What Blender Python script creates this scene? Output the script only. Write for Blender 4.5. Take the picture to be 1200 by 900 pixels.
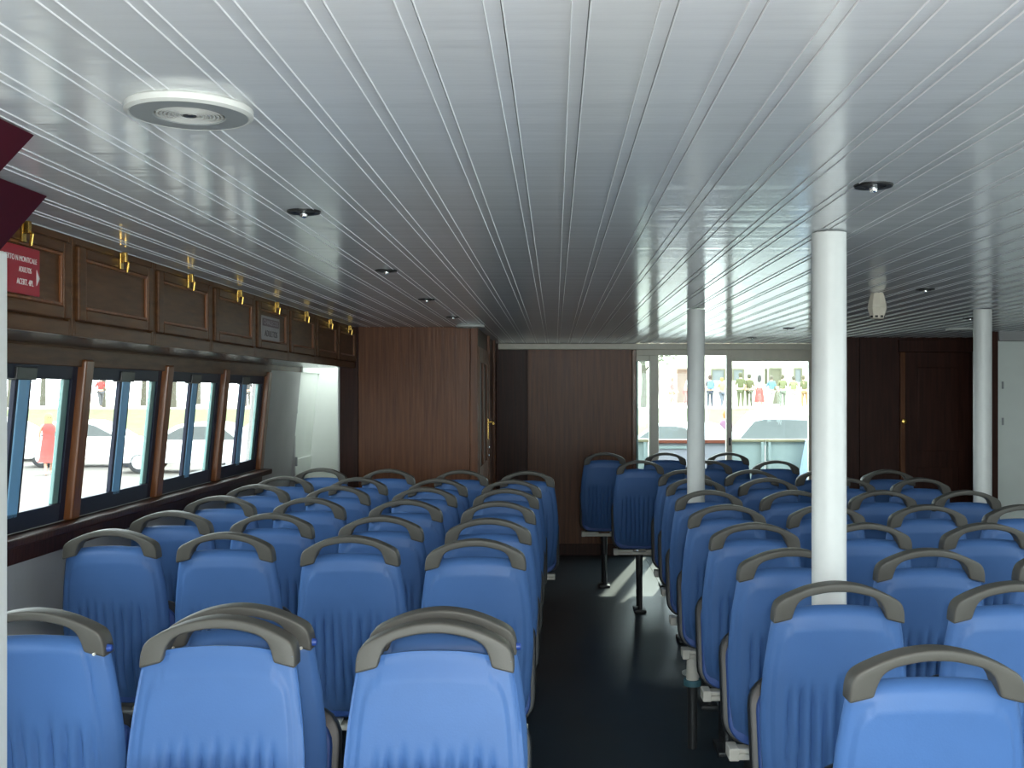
import bpy, bmesh, math, random
from mathutils import Vector, Matrix
random.seed(7)
for o in list(bpy.data.objects):
    bpy.data.objects.remove(o, do_unlink=True)
SC = bpy.context.scene
COL = SC.collection
PI = math.pi

# ------------------------------------------------------------------ camera
CZ = 1.70                                    # eye height above the aisle floor
ZC = CZ + 0.495                              # underside of the ceiling
cd = bpy.data.cameras.new('camera')
cam = bpy.data.objects.new('camera', cd)
COL.objects.link(cam)
cam.location = (0, 0, CZ)
cam.rotation_euler = (PI / 2, 0, 0)
cd.sensor_width = 36
cd.lens = 36 * 1250 / 1200
cd.shift_x = -50.5 / 1200
cd.shift_y = 8.5 / 1200
cd.clip_start = 0.05
cd.clip_end = 400
SC.camera = cam

# ------------------------------------------------------------------ sky, sun, flash, exposure
w = bpy.data.worlds.new('sky')
SC.world = w
w.use_nodes = True
bg = w.node_tree.nodes['Background']
bg.inputs[0].default_value = (0.93, 0.97, 1.0, 1)
bg.inputs[1].default_value = 8.0

sd = bpy.data.lights.new('sun', 'SUN')
sd.energy = 5.0
sd.angle = 0.02
sd.color = (1, 0.93, 0.78)
sun = bpy.data.objects.new('sun', sd)
COL.objects.link(sun)
sun.rotation_euler = Vector((-0.22, -1.0, -0.80)).to_track_quat('-Z', 'Y').to_euler()

fd = bpy.data.lights.new('camera_flash', 'SPOT')   # the pocket camera's own flash, beside the lens
fd.energy = 84
fd.spot_size = math.radians(118)
fd.spot_blend = 0.45
fd.shadow_soft_size = 0.012
fd.color = (1, 0.93, 0.86)
fl = bpy.data.objects.new('camera_flash', fd)
COL.objects.link(fl)
fl.location = (0.075, 0.0, CZ + 0.035)
fl.rotation_euler = (PI / 2 + 0.20, 0, 0.03)


def portal(loc, rot, sx, sy):
    d = bpy.data.lights.new('window_portal', 'AREA')
    d.shape = 'RECTANGLE'
    d.size, d.size_y = sx, sy
    d.cycles.is_portal = True
    o = bpy.data.objects.new('window_portal', d)
    COL.objects.link(o)
    o.location, o.rotation_euler = loc, rot


portal((-2.06, 4.95, 1.5), (PI / 2, 0, -PI / 2), 5.6, 0.62)       # window row by the lockers
portal((3.98, 1.75, 1.45), (PI / 2, 0, PI / 2), 3.7, 0.8)          # window row on the other side
portal((-1.95, 8.54, ZC + 0.05), (0, 0, 0), 0.68, 0.6)                # added hatch that brightens the white recess
portal((1.735, 11.12, 1.1), (PI / 2, 0, PI), 1.8, 2.0)            # stern glazing
portal((0.95, -1.53, 1.25), (PI / 2, 0, 0), 4.9, 1.7)              # unseen bow windows, enlarged to brighten the ceiling

SC.view_settings.view_transform = 'Standard'
SC.view_settings.look = 'None'
SC.view_settings.gamma = 1
SC.view_settings.use_curve_mapping = False
SC.view_settings.exposure = 0.12




# ------------------------------------------------------------------ materials
def lin(r, g, b):
    f = lambda c: (c / 255 / 12.92) if c <= 10 else ((c / 255 + 0.055) / 1.055) ** 2.4
    return (f(r), f(g), f(b), 1)


def mat(name, col, rough=0.5, metal=0.0, var=0.06, scale=14, bump=0.0, bscale=60, stretch=(1, 1, 1), spec=0.5, coat=0.0, col2=None):
    m = bpy.data.materials.new(name)
    m.use_nodes = True
    nt = m.node_tree
    p = nt.nodes['Principled BSDF']
    p.inputs['Roughness'].default_value = rough
    p.inputs['Metallic'].default_value = metal
    p.inputs['Specular IOR Level'].default_value = spec
    p.inputs['Coat Weight'].default_value = coat
    p.inputs['Coat Roughness'].default_value = 0.15
    tc = nt.nodes.new('ShaderNodeTexCoord')
    mp = nt.nodes.new('ShaderNodeMapping')
    mp.inputs['Scale'].default_value = stretch
    nt.links.new(tc.outputs['Object'], mp.inputs[0])
    n = nt.nodes.new('ShaderNodeTexNoise')
    n.inputs['Scale'].default_value = scale
    n.inputs['Detail'].default_value = 6
    nt.links.new(mp.outputs[0], n.inputs['Vector'])
    r = nt.nodes.new('ShaderNodeValToRGB')
    if col2 is None:
        lo = tuple(c * (1 - var) for c in col[:3]) + (1,)
        hi = tuple(min(1, c * (1 + var)) for c in col[:3]) + (1,)
    else:
        lo, hi = col, col2
    r.color_ramp.elements[0].color = lo
    r.color_ramp.elements[1].color = hi
    r.color_ramp.elements[0].position = 0.3
    r.color_ramp.elements[1].position = 0.7
    nt.links.new(n.outputs['Fac'], r.inputs[0])
    nt.links.new(r.outputs[0], p.inputs['Base Color'])
    if bump:
        n2 = nt.nodes.new('ShaderNodeTexNoise')
        n2.inputs['Scale'].default_value = bscale
        n2.inputs['Detail'].default_value = 4
        nt.links.new(mp.outputs[0], n2.inputs['Vector'])
        b = nt.nodes.new('ShaderNodeBump')
        b.inputs['Strength'].default_value = bump
        b.inputs['Distance'].default_value = 0.01
        nt.links.new(n2.outputs['Fac'], b.inputs['Height'])
        nt.links.new(b.outputs[0], p.inputs['Normal'])
    return m


def glass(name, tint=(0.93, 0.98, 0.97, 1)):
    m = bpy.data.materials.new(name)
    m.use_nodes = True
    nt = m.node_tree
    for n in list(nt.nodes):
        if n.type != 'OUTPUT_MATERIAL':
            nt.nodes.remove(n)
    out = [n for n in nt.nodes if n.type == 'OUTPUT_MATERIAL'][0]
    t = nt.nodes.new('ShaderNodeBsdfTransparent')
    t.inputs[0].default_value = tint
    g = nt.nodes.new('ShaderNodeBsdfGlossy')
    g.inputs['Roughness'].default_value = 0.03
    lwt = nt.nodes.new('ShaderNodeLayerWeight')
    lwt.inputs[0].default_value = 0.5
    pw = nt.nodes.new('ShaderNodeMath')
    pw.operation = 'POWER'
    pw.inputs[1].default_value = 5.0
    nt.links.new(lwt.outputs['Facing'], pw.inputs[0])
    f = nt.nodes.new('ShaderNodeMath')
    f.operation = 'MULTIPLY_ADD'
    f.inputs[1].default_value = 0.5
    f.inputs[2].default_value = 0.025
    nt.links.new(pw.outputs[0], f.inputs[0])
    mx = nt.nodes.new('ShaderNodeMixShader')
    nt.links.new(f.outputs[0], mx.inputs[0])
    nt.links.new(t.outputs[0], mx.inputs[1])
    nt.links.new(g.outputs[0], mx.inputs[2])
    nt.links.new(mx.outputs[0], out.inputs[0])
    return m


M = {}
M['ceiling'] = mat('ceiling_white_gloss', (0.82, 0.845, 0.87, 1), 0.145, var=0.03, scale=1.2, bump=0.22, bscale=4.5, stretch=(0.5, 3.0, 1), spec=0.5)
M['bead'] = mat('ceiling_bead_paint', (0.80, 0.82, 0.84, 1), 0.3, var=0.02)
M['white'] = mat('white_paint', (0.72, 0.73, 0.71, 1), 0.4, var=0.03)
M['white_wall'] = mat('white_wall_paint', (0.82, 0.87, 0.82, 1), 0.45, var=0.03, scale=4)
M['grey_wall'] = mat('grey_wall_paint', (0.42, 0.42, 0.42, 1), 0.5, var=0.05, scale=4)
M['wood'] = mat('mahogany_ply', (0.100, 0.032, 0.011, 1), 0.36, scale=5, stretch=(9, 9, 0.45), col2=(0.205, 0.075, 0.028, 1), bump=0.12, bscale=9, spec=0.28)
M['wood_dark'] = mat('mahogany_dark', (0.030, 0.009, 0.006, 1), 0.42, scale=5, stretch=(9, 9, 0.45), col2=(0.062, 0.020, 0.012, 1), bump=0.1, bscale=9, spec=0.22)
M['wood_locker'] = mat('locker_oak', (0.062, 0.024, 0.008, 1), 0.42, scale=5, stretch=(9, 1.2, 9), col2=(0.125, 0.054, 0.020, 1), bump=0.1, bscale=9, spec=0.24)
M['wood_mullion'] = mat('varnished_teak', (0.13, 0.042, 0.013, 1), 0.28, scale=6, stretch=(9, 9, 0.5), col2=(0.22, 0.078, 0.025, 1), spec=0.4)
M['cream'] = mat('cream_trim', (0.80, 0.75, 0.62, 1), 0.4, var=0.04)
M['beige'] = mat('beige_frame', (0.76, 0.70, 0.58, 1), 0.4, var=0.05)
M['floor'] = mat('blue_black_vinyl', (0.018, 0.028, 0.038, 1), 0.33, scale=3, col2=(0.025, 0.039, 0.050, 1), bump=0.05, bscale=120, spec=0.4)
M['blue'] = mat('blue_seat_vinyl', (0.066, 0.155, 0.380, 1), 0.45, var=0.05, scale=6, bump=0.04, bscale=220, spec=0.35)
M['blue_pad'] = mat('blue_seat_pad', (0.030, 0.090, 0.330, 1), 0.5, var=0.06, scale=6)
M['handle'] = mat('grey_moulded_plastic', (0.094, 0.089, 0.078, 1), 0.48, var=0.06, scale=10, bump=0.05, bscale=260)
M['dark_plastic'] = mat('charcoal_plastic', (0.020, 0.022, 0.024, 1), 0.4)
M['bracket'] = mat('white_enamel_bracket', (0.66, 0.64, 0.58, 1), 0.4, var=0.04)
M['leg'] = mat('dark_steel', (0.035, 0.037, 0.04, 1), 0.4, metal=0.3)
M['teal'] = mat('teal_rubber', (0.05, 0.15, 0.19, 1), 0.6)
M['screw'] = mat('blue_cap', (0.03, 0.08, 0.35, 1), 0.35)
M['frame_dark'] = mat('navy_window_frame', (0.010, 0.013, 0.032, 1), 0.45, spec=0.25)
M['blue_post'] = mat('pale_blue_anodised', (0.20, 0.45, 0.72, 1), 0.35, var=0.08, scale=5)
M['glass_edge'] = mat('green_glass_stile', (0.16, 0.30, 0.28, 1), 0.25)
M['glass'] = glass('window_glass')
M['glass_cyan'] = glass('stern_glass', (0.90, 0.98, 0.97, 1))
M['underside'] = mat('dark_gloss_underside', (0.10, 0.115, 0.12, 1), 0.16, spec=0.7, bump=0.15, bscale=5)
M['brass'] = mat('polished_brass', (0.66, 0.42, 0.11, 1), 0.25, metal=1.0)
M['chrome'] = mat('chrome', (0.75, 0.75, 0.75, 1), 0.12, metal=1.0)
M['black'] = mat('black_recess', (0.012, 0.012, 0.012, 1), 0.35)
M['maroon'] = mat('maroon_paint', (0.062, 0.006, 0.012, 1), 0.45, var=0.1, spec=0.3)
M['sign_red'] = mat('crimson_sign', (0.36, 0.010, 0.028, 1), 0.4, var=0.03)
M['sign_grey'] = mat('grey_paper', (0.33, 0.30, 0.30, 1), 0.6, var=0.05)
M['sign_mauve'] = mat('mauve_print', (0.16, 0.11, 0.12, 1), 0.6)
M['print_white'] = mat('white_print', (0.75, 0.72, 0.70, 1), 0.5)
M['print_dark'] = mat('dark_print', (0.05, 0.035, 0.04, 1), 0.6)
M['speaker'] = mat('ivory_speaker', (0.66, 0.67, 0.64, 1), 0.35, var=0.02)
M['speaker_face'] = mat('grey_speaker_face', (0.34, 0.36, 0.36, 1), 0.4, var=0.02)
M['detector'] = mat('ivory_plastic', (0.62, 0.56, 0.46, 1), 0.4)
M['pavement'] = mat('quay_paving', (0.125, 0.112, 0.098, 1), 0.85, var=0.1, scale=0.5)
M['grass'] = mat('grass_green', (0.085, 0.105, 0.030, 1), 0.9, scale=1.5, col2=(0.115, 0.135, 0.048, 1), bump=0.4, bscale=9)
M['path'] = mat('gravel_path', (0.62, 0.58, 0.50, 1), 0.9, var=0.1, scale=2)
M['render'] = mat('cream_stucco', (0.80, 0.76, 0.62, 1), 0.9, var=0.05)
M['shutter'] = mat('olive_shutter', (0.095, 0.09, 0.055, 1), 0.7)
M['brown_door'] = mat('brown_door_paint', (0.13, 0.075, 0.05, 1), 0.6)
M['bark'] = mat('bark', (0.07, 0.066, 0.048, 1), 0.9, scale=8, bump=0.5, bscale=14)
M['leaf'] = mat('spring_leaves', (0.10, 0.115, 0.06, 1), 0.8, var=0.3, scale=6)
M['bulwark'] = mat('pale_bulwark_paint', (0.30, 0.37, 0.365, 1), 0.5, var=0.03)
M['gate'] = mat('lavender_white_gate', (0.36, 0.36, 0.41, 1), 0.5, var=0.03)
M['rail_red'] = mat('red_brown_rail', (0.20, 0.055, 0.03, 1), 0.4)
M['rail_olive'] = mat('olive_rail', (0.22, 0.20, 0.12, 1), 0.5)
M['pale_blue'] = mat('pale_blue_tarp', (0.38, 0.52, 0.72, 1), 0.6)
M['skin'] = mat('skin', (0.55, 0.33, 0.23, 1), 0.55)
M['car_glass'] = mat('car_glass', (0.10, 0.11, 0.11, 1), 0.1, spec=0.4)
M['tyre'] = mat('tyre_rubber', (0.03, 0.03, 0.03, 1), 0.8)
M['rim'] = mat('alloy_rim', (0.55, 0.55, 0.55, 1), 0.3, metal=0.6)


# ------------------------------------------------------------------ mesh helpers
class MB:
    def __init__(self):
        self.v, self.f = [], []

    def add(self, vs, fs):
        k = len(self.v)
        self.v += [tuple(x) for x in vs]
        self.f += [tuple(i + k for i in q) for q in fs]
        return self

    def box(self, x0, x1, y0, y1, z0, z1, fn=None):
        p = [(x, y, z) for x in (x0, x1) for y in (y0, y1) for z in (z0, z1)]
        if fn:
            p = [fn(*q) for q in p]
        return self.add(p, [(0, 1, 3, 2), (4, 6, 7, 5), (0, 4, 5, 1), (2, 3, 7, 6), (0, 2, 6, 4), (1, 5, 7, 3)])

    def lathe(self, prof, seg=24, c=(0, 0, 0), axis='z', cap=True):
        vs, fs = [], []
        n = len(prof)
        for i in range(seg):
            a = 2 * PI * i / seg
            for r, h in prof:
                x, y = r * math.cos(a), r * math.sin(a)
                q = (x, y, h) if axis == 'z' else ((x, h, y) if axis == 'y' else (h, x, y))
                vs.append((q[0] + c[0], q[1] + c[1], q[2] + c[2]))
        for i in range(seg):
            j = (i + 1) % seg
            for k in range(n - 1):
                fs.append((i * n + k, j * n + k, j * n + k + 1, i * n + k + 1))
        if cap:
            fs.append(tuple(i * n for i in range(seg))[::-1])
            fs.append(tuple(i * n + n - 1 for i in range(seg)))
        return self.add(vs, fs)

    def tube(self, pts, r, seg=8):
        pts = [Vector(p) for p in pts]
        rr = r if isinstance(r, (list, tuple)) else [r] * len(pts)
        vs, fs = [], []
        for i, p in enumerate(pts):
            d = (pts[min(i + 1, len(pts) - 1)] - pts[max(i - 1, 0)]).normalized()
            u = d.orthogonal().normalized()
            if i and (u.dot(pu) < 0):
                u = -u
            if i:
                u = (pu - d * pu.dot(d)).normalized()
            pu = u
            q = d.cross(u)
            for k in range(seg):
                a = 2 * PI * k / seg
                vs.append(p + (u * math.cos(a) + q * math.sin(a)) * rr[i])
        for i in range(len(pts) - 1):
            for k in range(seg):
                l = (k + 1) % seg
                fs.append((i * seg + k, i * seg + l, (i + 1) * seg + l, (i + 1) * seg + k))
        fs.append(tuple(range(seg))[::-1])
        fs.append(tuple((len(pts) - 1) * seg + k for k in range(seg)))
        return self.add(vs, fs)

    def prism(self, outline, a0, a1, plane='xz'):
        n = len(outline)
        P = lambda u, v, a: (u, a, v) if plane == 'xz' else ((a, u, v) if plane == 'yz' else (u, v, a))
        vs = [P(u, v, a0) for u, v in outline] + [P(u, v, a1) for u, v in outline]
        fs = [tuple(range(n))[::-1], tuple(range(n, 2 * n))]
        for i in range(n):
            j = (i + 1) % n
            fs.append((i, j, n + j, n + i))
        return self.add(vs, fs)

    def mesh(self, name, m=None, bevel=0.0, smooth=False, seg=2):
        me = bpy.data.meshes.new(name)
        bm = bmesh.new()
        for v in self.v:
            bm.verts.new(v)
        bm.verts.ensure_lookup_table()
        for f in self.f:
            try:
                bm.faces.new([bm.verts[i] for i in f])
            except ValueError:
                pass
        bmesh.ops.recalc_face_normals(bm, faces=bm.faces)
        if bevel:
            es = [e for e in bm.edges if len(e.link_faces) == 2 and e.calc_face_angle(0) > 0.6]
            bmesh.ops.bevel(bm, geom=es, offset=bevel, segments=seg, profile=0.5, affect='EDGES', clamp_overlap=True)
        bm.to_mesh(me)
        bm.free()
        if smooth:
            for p in me.polygons:
                p.use_smooth = True
            try:
                me.set_sharp_from_angle(angle=math.radians(smooth if smooth is not True else 40))
            except Exception:
                pass
        if m:
            me.materials.append(m)
        return me

    def build(self, name, m=None, parent=None, bevel=0.0, smooth=False, loc=(0, 0, 0), rz=0, kind=None, seg=2):
        return link(name, self.mesh(name, m, bevel, smooth, seg), parent, loc, rz, kind)


def link(name, me, parent=None, loc=(0, 0, 0), rz=0, kind=None):
    o = bpy.data.objects.new(name, me)
    COL.objects.link(o)
    o.location = loc
    o.rotation_euler = (0, 0, rz)
    if parent:
        o.parent = parent
    if kind:
        o['kind'] = kind
    return o


def tag(o, label, cat, group=None):
    o['label'] = label
    o['category'] = cat
    if group:
        o['group'] = group
    return o


def thing(name, label, cat, loc=(0, 0, 0), rz=0, group=None):
    return tag(link(name, None, None, loc, rz), label, cat, group)


def struct(name, loc=(0, 0, 0)):
    return link(name, None, None, loc, 0, 'structure')


def dup(root, loc, rz, label, group=None):
    r = root.copy()
    COL.objects.link(r)
    r.location = loc
    r.rotation_euler = (0, 0, rz)
    r['label'] = label
    if group:
        r['group'] = group
    for ch in list(root.children):
        c = ch.copy()
        COL.objects.link(c)
        c.parent = r
        for g in ch.children:
            d = g.copy()
            COL.objects.link(d)
            d.parent = c
    return r


def bx(name, m, x0, x1, y0, y1, z0, z1, parent=None, bevel=0.0, kind=None, fn=None):
    return MB().box(x0, x1, y0, y1, z0, z1, fn).build(name, m, parent, bevel, kind=kind)


def text_mesh(txt, size, m, name, parent, matrix, width=None):
    c = bpy.data.curves.new(name, 'FONT')
    c.body = txt
    c.size = size
    c.align_x, c.align_y = 'CENTER', 'CENTER'
    c.extrude = 0.0006
    t = bpy.data.objects.new(name, c)
    COL.objects.link(t)
    dg = bpy.context.evaluated_depsgraph_get()
    me = bpy.data.meshes.new_from_object(t.evaluated_get(dg))
    bpy.data.objects.remove(t, do_unlink=True)
    if width:
        xs = [v.co.x for v in me.vertices]
        s = width / (max(xs) - min(xs))
        for v in me.vertices:
            v.co.x *= s
    me.transform(matrix)
    me.materials.clear()
    me.materials.append(m)
    return link(name, me, parent)


# ================================================================== THE SETTING
XR = 3.95                                    # inner face of the far side wall
YS = 11.05                                   # stern wall
YP = 8.20                                    # partition behind the window block
XCOR = -0.594                                # face of the enclosure along the aisle
lean = lambda z: -(1.955 + (1.82 - z) * 0.097)
lw = lambda o, y, z: (lean(z) + o, y, z)     # leaning hull side: o is the inward offset

# floor with welded vinyl sheets
fl_ = struct('floor')
bx('subfloor', M['floor'], -2.6, 4.4, -2.6, 12.75, -0.08, -0.004, fl_)
for (a, b) in ((-2.6, -0.75), (-0.745, 0.918), (0.922, 2.6), (2.604, 4.4)):
    bx('vinyl_sheet', M['floor'], a, b, -2.6, YS, -0.004, 0.0, fl_)

# ceiling: wide planks with a narrow fillet between them
ce = struct('ceiling')
for (a, b, c, d) in ((-1.60, 4.15, -1.6, 11.35), (-2.3, -1.60, -1.6, 8.22), (-2.3, -1.60, 8.86, 11.35)):  # leaves a gap for the added hatch
    bx('deck_head', M['grey_wall'], a, b, c, d, ZC + 0.015, ZC + 0.06, ce)
PITCH = 0.1130
Y0c, Y1c = -1.5, 11.3
pl = MB().prism([(0.0006, 0.0), (0.0006, -0.0035), (0.0917, -0.0035), (0.0917, 0.0), (0.0917, 0.016), (0.0006, 0.016)], Y0c, Y1c).mesh('plank', M['ceiling'])
bead_o = [(0.0006, -0.0034), (0.0009, -0.0050), (0.0018, -0.0057), (0.0027, -0.0050), (0.0030, -0.0034)]
be = MB().prism(bead_o, Y0c, Y1c).prism([(0.0923 - x, z) for x, z in bead_o], Y0c, Y1c).mesh('bead', M['bead'], smooth=60)
st = MB().prism([(-0.0213, 0.0), (-0.0213, -0.0035), (-0.0005, -0.0035), (-0.0005, 0.0), (-0.0005, 0.016), (-0.0213, 0.016)], Y0c, Y1c).mesh('fillet_strip', M['ceiling'])
for k in range(-14, 35):
    x = 0.0437 + PITCH * k
    q = link('plank', pl, ce, (x, 0, ZC + 0.0035))
    link('bead', be, q)
    link('fillet_strip', st, ce, (x, 0, ZC + 0.0035))

# leaning hull side with the window row
wl = struct('wall_left')
MB().box(-0.10, 0.0, -1.6, 8.86, -0.02, 1.172, lw).build('lower_panel', M['grey_wall'], wl)
MB().box(-0.10, 0.0, -1.6, 8.86, 1.845, ZC + 0.01, lw).build('upper_panel', M['wood_locker'], wl)
MB().box(-0.10, 0.0, 7.27, 8.2, 1.172, 1.845, lw).build('end_panel', M['grey_wall'], wl)
MB().box(-0.10, 0.0, 8.2, 8.86, 1.172, 1.845, lw).build('end_panel', M['white_wall'], wl)
MB().box(0.0, 0.012, 8.2, 8.86, 0.0, 1.172, lw).build('lining', M['white_wall'], wl)
MB().box(0.0, 0.012, 8.2, 8.86, 1.845, ZC, lw).build('lining', M['white_wall'], wl)
MB().box(-0.10, 0.0, -1.6, -0.26, 1.172, 1.845, lw).build('bow_panel', M['grey_wall'], wl)
MB().box(0.002, 0.014, -0.2, 7.30, 1.80, 1.875, lw).build('head_board', M['wood_locker'], wl, 0.003)
MB().box(0.0, 0.085, -0.2, 7.30, 1.135, 1.17, lw).build('window_ledge', M['wood_dark'], wl, 0.006)
MB().box(0.0, 0.020, -0.2, 7.30, 1.055, 1.135, lw).build('ledge_apron', M['wood_dark'], wl, 0.004)

WP = 0.935
for k in range(8):
    y0 = 3.485 + WP * (k - 4)                # centre line of the near mullion
    win = struct('window_%d' % (k + 1))
    y1 = y0 + WP
    a, b = y0 + 0.04, y1 - 0.04
    ym = (a + b) / 2
    f = MB()
    f.box(-0.035, 0.0, a, a + 0.045, 1.17, 1.81, lw)
    f.box(-0.035, 0.0, b - 0.045, b, 1.17, 1.81, lw)
    f.box(-0.035, 0.0, a + 0.045, b - 0.045, 1.17, 1.245, lw)
    f.box(-0.035, 0.0, a + 0.045, b - 0.045, 1.748, 1.81, lw)
    f.build('frame', M['frame_dark'], win, 0.003)
    MB().box(-0.030, 0.010, ym - 0.085, ym + 0.065, 1.742, 1.79, lw).build('track_block', M['black'], win, 0.003)
    s = MB().box(-0.022, -0.004, ym - 0.062, ym - 0.040, 1.245, 1.748, lw)
    s.box(-0.022, -0.004, ym + 0.040, ym + 0.058, 1.245, 1.748, lw)
    s.build('meeting_stile', M['frame_dark'], win, 0.002)
    MB().box(-0.018, 0.0, ym - 0.040, ym + 0.040, 1.225, 1.748, lw).build('centre_post', M['blue_post'], win, 0.005)
    MB().box(-0.026, -0.010, b - 0.095, b - 0.045, 1.245, 1.748, lw).build('end_stile', M['glass_edge'], win, 0.003)
    MB().box(-0.018, -0.012, a + 0.045, ym - 0.060, 1.243, 1.75, lw).build('pane', M['glass'], win)
    MB().box(-0.023, -0.017, ym + 0.056, b - 0.093, 1.243, 1.75, lw).build('pane', M['glass'], win)
    MB().box(-0.05, 0.032, y1 - 0.04, y1 + 0.04, 1.17, 1.83, lw).build('mullion', M['wood_mullion'], win, 0.008)

# other side wall with its window row (outside the frame)
wr = struct('wall_right')
bx('lower_panel', M['grey_wall'], XR, XR + 0.1, -2.6, 11.3, -0.02, 1.05, wr)
bx('upper_panel', M['grey_wall'], XR, XR + 0.1, -2.6, 11.3, 1.85, ZC + 0.01, wr)
bx('end_panel', M['grey_wall'], XR, XR + 0.1, 3.6, 11.3, 1.05, 1.85, wr)
bx('bow_panel', M['grey_wall'], XR, XR + 0.1, -2.6, -0.1, 1.05, 1.85, wr)
for k in range(4):
    y0 = -0.1 + 0.925 * k
    win = struct('window_%d' % (k + 9))
    f = MB()
    f.box(XR, XR + 0.09, y0, y0 + 0.06, 1.05, 1.85)
    f.box(XR, XR + 0.09, y0 + 0.865, y0 + 0.925, 1.05, 1.85)
    f.box(XR, XR + 0.09, y0 + 0.06, y0 + 0.865, 1.05, 1.12)
    f.box(XR, XR + 0.09, y0 + 0.06, y0 + 0.865, 1.79, 1.85)
    f.build('frame', M['frame_dark'], win, 0.003)
    bx('pane', M['glass'], XR + 0.04, XR + 0.046, y0 + 0.058, y0 + 0.867, 1.118, 1.792, win)

# unseen bow wall: low panels, windows enlarged and pale foredeck added to brighten the ceiling
YB = -1.5
wf = struct('wall_front')
bx('lower_panel', M['wood'], -2.3, 4.1, YB - 0.1, YB, -0.02, 0.40, wf)
bx('upper_panel', M['wood'], -2.3, 4.1, YB - 0.1, YB, 2.10, ZC + 0.01, wf)
bx('side_panel', M['wood'], -2.3, -1.5, YB - 0.1, YB, 0.40, 2.10, wf)
bx('side_panel', M['wood'], 3.4, 4.1, YB - 0.1, YB, 0.40, 2.10, wf)
win = struct('window_13')
for k in range(4):
    x0 = -1.5 + 1.225 * k
    bx('frame', M['frame_dark'], x0, x0 + 0.06, YB - 0.08, YB - 0.01, 0.40, 2.10, win)
    bx('pane', M['glass'], x0 + 0.06, x0 + 1.225, YB - 0.05, YB - 0.044, 0.40, 2.10, win)
bx('ground_bounce_deck', M['white'], -2.6, 4.4, -7.0, YB - 0.1, -0.08, 0.0, kind='structure')  # unseen deck added to bounce sky light up to the ceiling

# partition that closes the window block: opening to the added recess, dark post, wide wooden panels
wp = struct('wall_partition')
bx('core', M['wood_dark'], -1.655, XCOR - 0.012, YP + 0.02, YP + 0.06, 0.0, ZC, wp)
bx('dark_strip', M['wood_dark'], -1.655, -1.515, YP, YP + 0.02, 0.0, ZC, wp, 0.003)
bx('panel', M['wood'], -1.512, -0.655, YP, YP + 0.02, 0.10, ZC, wp, 0.003)
bx('corner_post', M['wood'], -0.652, XCOR, YP - 0.006, YP + 0.06, 0.0, ZC, wp, 0.005)
bx('kick_board', M['wood_dark'], -1.512, -0.655, YP - 0.008, YP + 0.02, 0.0, 0.10, wp, 0.003)
# made-up white recess, with a deck hatch added to light it
wv = struct('wall_added_recess')
bx('back_panel', M['white_wall'], -2.3, -1.60, 8.80, 8.84, 0.0, ZC + 0.04, wv)
bx('side_panel', M['white_wall'], -1.625, -1.60, YP + 0.06, 8.80, 0.0, ZC + 0.04, wv)
bx('hatch_sun_block', M['white'], -2.3, -1.60, 8.86, 8.90, ZC + 0.04, ZC + 0.62, wv)  # upstand added to keep the sun out of the hatch
d1 = struct('door_1')
bx('jamb', M['white'], -1.668, -1.655, YP - 0.010, YP + 0.06, 0.02, 2.05, d1, 0.003)
for z in (CZ - 0.135, CZ - 0.54):
    bx('hinge', M['speaker_face'], -1.998, -1.980, YP - 0.016, YP + 0.004, z - 0.035, z + 0.035, d1, 0.003)
bx('trim_1', M['grey_wall'], -2.19, -2.0, YP - 0.012, YP + 0.018, 0.0, ZC, kind='structure')

# enclosure face along the aisle with a panelled door
wc = struct('wall_corridor')
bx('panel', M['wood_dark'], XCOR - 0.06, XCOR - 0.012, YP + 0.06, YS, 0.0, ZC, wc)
d2 = struct('door_2')
for (a, b) in ((8.30, 8.42), (8.80, 8.90), (9.30, 9.42)):
    bx('stile', M['wood'], XCOR - 0.012, XCOR + 0.006, a, b, 0.02, 2.05, d2, 0.004)
for (z0, z1) in ((0.02, 0.25), (0.95, 1.10), (1.93, 2.05)):
    for (a, b) in ((8.42, 8.80), (8.90, 9.30)):
        bx('rail', M['wood'], XCOR - 0.012, XCOR + 0.004, a, b, z0, z1, d2, 0.003)
k_ = bx('lock_plate', M['brass'], XCOR + 0.004, XCOR + 0.012, 9.33, 9.39, 1.28, 1.46, d2, 0.002)
MB().tube([(XCOR + 0.012, 9.36, 1.43), (XCOR + 0.055, 9.36, 1.43), (XCOR + 0.06, 9.25, 1.42)], 0.011).build('door_handle', M['brass'], d2, smooth=True)
for z in (1.20, 1.13):
    bx('bolt', M['chrome'], XCOR + 0.004, XCOR + 0.02, 9.32, 9.40, z, z + 0.022, d2, 0.003)
for (a, b) in ((9.50, 9.56), (10.35, 10.41)):
    bx('batten', M['wood'], XCOR - 0.012, XCOR + 0.012, a, b, 0.0, ZC, wc, 0.004)

# stern wall: two wooden panels, then glazing up to the other enclosure
ws = struct('wall_stern')
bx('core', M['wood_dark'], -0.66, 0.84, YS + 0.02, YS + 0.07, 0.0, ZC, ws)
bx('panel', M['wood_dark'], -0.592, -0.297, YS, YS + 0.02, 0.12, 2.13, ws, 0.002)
bx('panel', M['wood'], -0.283, 0.795, YS, YS + 0.02, 0.12, 2.13, ws, 0.002)
bx('edge_post', M['wood_mullion'], 0.80, 0.838, YS - 0.015, YS + 0.05, 0.0, 2.13, ws, 0.004)
bx('baseboard_stern', M['wood_dark'], -0.592, 0.80, YS - 0.012, YS + 0.02, 0.0, 0.12, None, 0.003, kind='structure')
bx('trim_2', M['cream'], -0.588, 2.66, YS - 0.05, YS + 0.03, 2.132, 2.192, None, 0.004, kind='structure')
gz = struct('window_14')
bx('header', M['beige'], 0.84, 1.79, YS - 0.01, YS + 0.05, 2.072, 2.132, gz, 0.004)
bx('header', M['beige'], 1.79, 2.66, YS - 0.012, YS + 0.05, 2.010, 2.132, gz, 0.004)
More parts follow.
